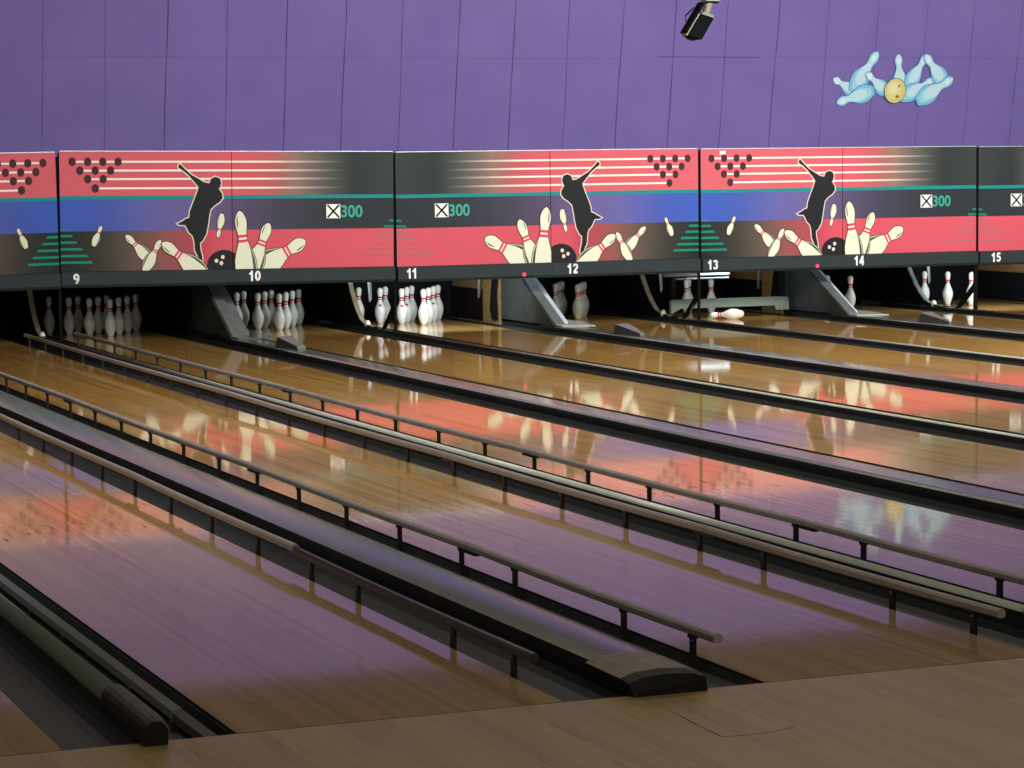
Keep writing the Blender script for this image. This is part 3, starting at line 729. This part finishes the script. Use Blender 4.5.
# ---------------------------------------------------------------- ball return hoods on the wide divisions
for li in (7, 9, 11, 13):
    xa = edge(li, 'R') + GUT; cx = xa + .122
    nm = {7: 'eight', 9: 'ten', 11: 'twelve', 13: 'fourteen'}[li]
    t = empty('ball_return_hood', (cx, 17.3, .055), 'sloping grey ball return hood left of the pins of lane ' + nm, 'ball return hood', 'sloping hoods between the pin decks')
    def q(pts): return [(y - 17.3, z - .055) for y, z in pts]
    MB().prism(q([(16.56, .056), (17.02, .29), (17.36, .46), (17.60, .60), (19.38, .60), (19.38, .056)]), -.122, -.095, 'x').build('side_plate', 'hood_dark', t)
    MB().prism(q([(16.56, .056), (17.02, .285), (17.36, .455), (17.60, .58), (17.75, .58), (17.1, .20), (16.75, .056)]), -.094, .012, 'x').build('lower_cover', 'hood_grey', t)
    MB().prism(q([(16.76, .056), (16.78, .075), (17.28, .33), (17.42, .41), (17.85, .60), (18.3, .60), (17.2, .056)]), .014, .125, 'x').build('upper_chute', 'hood_blue' if li > 10 else 'hood_grey', t)
    MB().box(-.094, .12, 17.86 - 17.3, 2.05, 0.0, .55).build('housing', 'black', t)
    # flat shoe widening over the right gutter
    MB().prism([(-.10, -.9), (.20, -1.05), (.33, -.45), (.34, .1), (.127, .1), (.02, -.55), (-.10, -.74)], .0, .010, 'z').build('shoe', 'cap_pale' if li > 10 else 'cap', t)
    # wedge shaped ball deflector on the capping
    w_ = empty('deflector_block', (cx, 14.88, .053), 'small grey wedge block on the capping left of lane ' + nm, 'wedge block', 'wedge blocks on the wide cappings')
    mb = MB()
    b0 = [(-.12, .33), (.11, .42), (.12, -.02), (-.05, -.28)]
    t0 = [(-.10, .30, .105), (.09, .38, .105), (.11, .02, .030), (-.05, -.24, .035)]
    Bv = [(x, y, .0) for x, y in b0]; Tv = t0
    mb.face(Bv); mb.face(Tv)
    for i in range(4): mb.face([Bv[i], Bv[(i + 1) % 4], Tv[(i + 1) % 4], Tv[i]], 1 if i == 3 else 0)
    mb.v = [(x * .86, y * .84, z * .92) for x, y, z in mb.v]
    mb.build('wedge', ['hood_grey', 'hood_dark'], w_, bevel=.004)

# left-facing kickback walls of the odd lanes: plywood with a dark cushion
for li, m1 in ((9, 'black'), (11, 'ply'), (13, 'ply'), (15, 'ply')):
    xw = edge(li, 'R') + GUT - .022
    nm = NUM[li]
    t = empty('side_kickback', (xw, 18.6, -.01), 'wooden side wall with dark cushion at the right of the pin deck of lane ' + nm, 'kickback wall', 'side walls right of the pin decks')
    MB().box(0, .03, -.60 if li < 15 else -.9, .80, 0.001, .90).build('board', m1, t)
    MB().box(-.012, -.0005, -.13 if li < 15 else -.43, .79, .0 + .02, .36).build('cushion', 'maroon' if li in (9, 11) else 'black', t)
    MB().prism([(-.62, .60), (-.50, .60), (-.44, .36), (-.40, .16), (-.46, .05), (-.58, .06), (-.55, .30)], -.03, -.002, 'x').build('lever', 'black', t) if li != 15 else None
    if li in (11, 13):
        mb = MB(); mb.tube([(-.05, -.17, .58), (-.05, -.15, .42), (-.045, -.13, .27)], .017, 8); mb.build('bracket', 'hood_grey', t, smooth=True)

# hanging steel brackets above the left pins
for k in (1, 2, 3):
    t = empty('hanging_bracket', (k * P + [0, .09, .06, .05][k], 18.0, .28), 'thin steel bracket hanging above the left pins of lane ' + ['', 'eleven', 'thirteen', 'fifteen'][k], 'bracket', 'hanging steel brackets')
    MB().prism([(0, .0), (.016, .0), (-.0, .34), (-.03, .34)], -.004, .004, 'y').build('strap', 'hood_grey', t)
    MB().tube([(.03, .02, .02), (.02, .02, .34)], .008, 8).build('rod', 'hood_grey', t)
    MB().box(-.05, .05, -.01, .05, .335, .65).build('hanger', 'black', t)

# ---------------------------------------------------------------- sweep bar and lamp on lane thirteen
t = empty('sweep_bar', (6.76, 17.62, .02), 'grey green sweep bar lowered across lane thirteen', 'sweep bar')
MB().prism([(.12, .095), (.0, .03 + .01), (.0, .185), (.03, .193), (1.30, .193), (1.42, .185), (1.43, .045), (1.27, .045), (1.25, .095)], 0, .05).build('board', 'sweep', t, bevel=.003)
MB().box(.04, .08, .05, .10, .10, .50).build('arm', 'black', t)
MB().box(1.36, 1.40, .05, .10, .10, .50).build('arm', 'black', t)
t = empty('strip_lamp', (6.55, 17.35, .44), 'bright strip lamp under the number thirteen', 'lamp')
MB().box(.0, .77, -.02, .03, .035, .075).build('housing', 'steel', t, bevel=.004)
MB().tube([(.42, -.022, .055), (.755, -.022, .055)], .009, 10).build('lamp_tube', 'tube', t)
MB().box(.14, .76, -.02, .02, .0, .018).build('lower_rail', 'steel', t, bevel=.003)

# ---------------------------------------------------------------- wall decal: tumbling pale pins and a ball
mb = MB()
def lay(pts, dep, col):
    from mathutils.geometry import tessellate_polygon
    v = [Vector((p[0], p[1], 0)) for p in pts]
    for t_ in tessellate_polygon([v]):
        mb.face([(pts[i][0], wy(pts[i][1]) - dep, pts[i][1]) for i in t_], 0, [col] * 3)
MUR = [((9.741, 2.646), (10.08, 2.47)), ((10.311, 2.955), (10.0, 2.49)), ((9.81, 2.36), (10.30, 2.51)), ((10.170, 2.71), (10.50, 2.46)), ((10.581, 2.93), (10.66, 2.45)),
       ((10.975, 2.93), (10.73, 2.52)), ((11.10, 2.635), (10.66, 2.41)), ((10.94, 2.925), (11.27, 2.56)), ((11.355, 2.65), (10.88, 2.37))]
for i, (h, b) in enumerate(MUR):
    dep = .003 + .003 * i
    hv = Vector(h); bv = Vector(b)
    fat = 1.3
    lay(pin_poly(h, b, fat, .006), dep, (96, 104, 184)); lay(pin_poly(h, b, fat), dep + .0006, (132, 208, 244))
    ax = (bv - hv); c_ = hv + ax * .5
    lay([tuple((Vector(p) - c_) * .86 + c_) for p in pin_poly(h, b, fat * .82)], dep + .0012, (168, 228, 250))
    lay([tuple((Vector(p) - (hv + ax * .38)) * .80 + hv + ax * .31) for p in pin_poly(h, b, fat * .78)], dep + .0018, (206, 240, 250))
    lay([(hv.x + ax.x * .16 + .032 * math.cos(a) , hv.y + ax.y * .16 + .040 * math.sin(a)) for a in [2 * PI * k / 14 for k in range(14)]], dep + .0024, (238, 250, 252))
E_ = lambda cx, cz, rx, rz: [(cx + rx * math.cos(2 * PI * k / 28), cz + rz * math.sin(2 * PI * k / 28)) for k in range(28)]
dep = .034
lay(E_(10.571, 2.50, .150, .150), dep, (120, 130, 110)); lay(E_(10.571, 2.50, .141, .141), dep + .0006, (228, 218, 140))
lay(E_(10.555, 2.51, .10, .105), dep + .0012, (238, 232, 162)); lay(E_(10.54, 2.53, .055, .06), dep + .0018, (246, 242, 190))
lay(E_(10.619, 2.558, .014, .02), dep + .0024, (150, 140, 90)); lay(E_(10.604, 2.432, .026, .017), dep + .0024, (160, 130, 80))
# closed back so the decal sits flush on its wall
o = mb.build('wall_decal', 'decal', ink=True)
tag(o, 'wall picture of pale blue tumbling pins around a yellow ball on purple wall', 'wall picture')

# ---------------------------------------------------------------- spot lamp hanging from the ceiling
t = empty('spot_lamp', (5.36, 14.0, ZC), 'black spot lamp hanging from the ceiling, tilted down to the left', 'spot lamp')
def sp(x, z): return (x - 5.36, z - ZC)
ax = Vector((-.16, 0, -.24)).normalized(); sd = Vector((1, 0, -.28)).normalized()
c0 = Vector((5.385 - 5.36, 0, 3.015 - ZC)); c1 = c0 + ax * .235
def ob(c, a, hw, hd): return [c + sd * hw * s1 + Vector((0, hd * s2, 0)) for s1, s2 in ((-1, -1), (1, -1), (1, 1), (-1, 1))]
def frust(a, b, mi=0, m=None):
    m = m or MB(); m.face(a[::-1], mi); m.face(b, mi)
    for i in range(4): m.face([a[i], a[(i + 1) % 4], b[(i + 1) % 4], b[i]], mi)
    return m
frust(ob(c0, 0, .068, .07), ob(c1, 0, .072, .075)).build('body', 'spot_black', t, bevel=.008)
frust(ob(c1, 0, .05, .05), ob(c1 + ax * .022, 0, .03, .03)).build('lens_rim', 'spot_black', t, bevel=.004)
frust(ob(c0 - ax * .035, 0, .05, .05), ob(c0 - ax * .001, 0, .070, .071)).build('top_cap', 'spot_green', t, bevel=.006)
pl0 = c0 - sd * .0 ; off = sd * (-.098 if (sd.x > 0) else .098)
frust(ob(c0 + off - ax * .12, 0, .012, .06), ob(c1 + off - ax * .02, 0, .010, .06)).build('side_flap', 'spot_black', t)
frust(ob(c0 + off * .80 , 0, .006, .05), ob(c1 + off * .80, 0, .006, .05)).build('fin', 'spot_green', t)
MB().tube([tuple(c0 - ax * .03 + Vector((.0, 0, 0))), (5.43 - 5.36, 0, 3.145 - ZC)], [.034, .045], 12).build('knuckle', 'spot_cream', t, smooth=False)
MB().box(.01, .16, -.06, .06, 3.150 - ZC, 3.185 - ZC).build('bracket', 'spot_green', t, bevel=.008)
MB().box(.03, .15, -.05, .05, 3.135 - ZC, 3.149 - ZC).build('bracket_plate', 'spot_black', t)
MB().tube([(.09, 0, 3.185 - ZC), (.09, 0, 0)], .018, 10).build('drop_rod', 'spot_black', t)
MB().tube([tuple(c0 + off * 1.45 - ax * .05), tuple(c0 + off * 1.75 + ax * .05), tuple(c0 + off * 1.45 + ax * .10)], .007, 8).build('cable', 'spot_black', t, smooth=True)
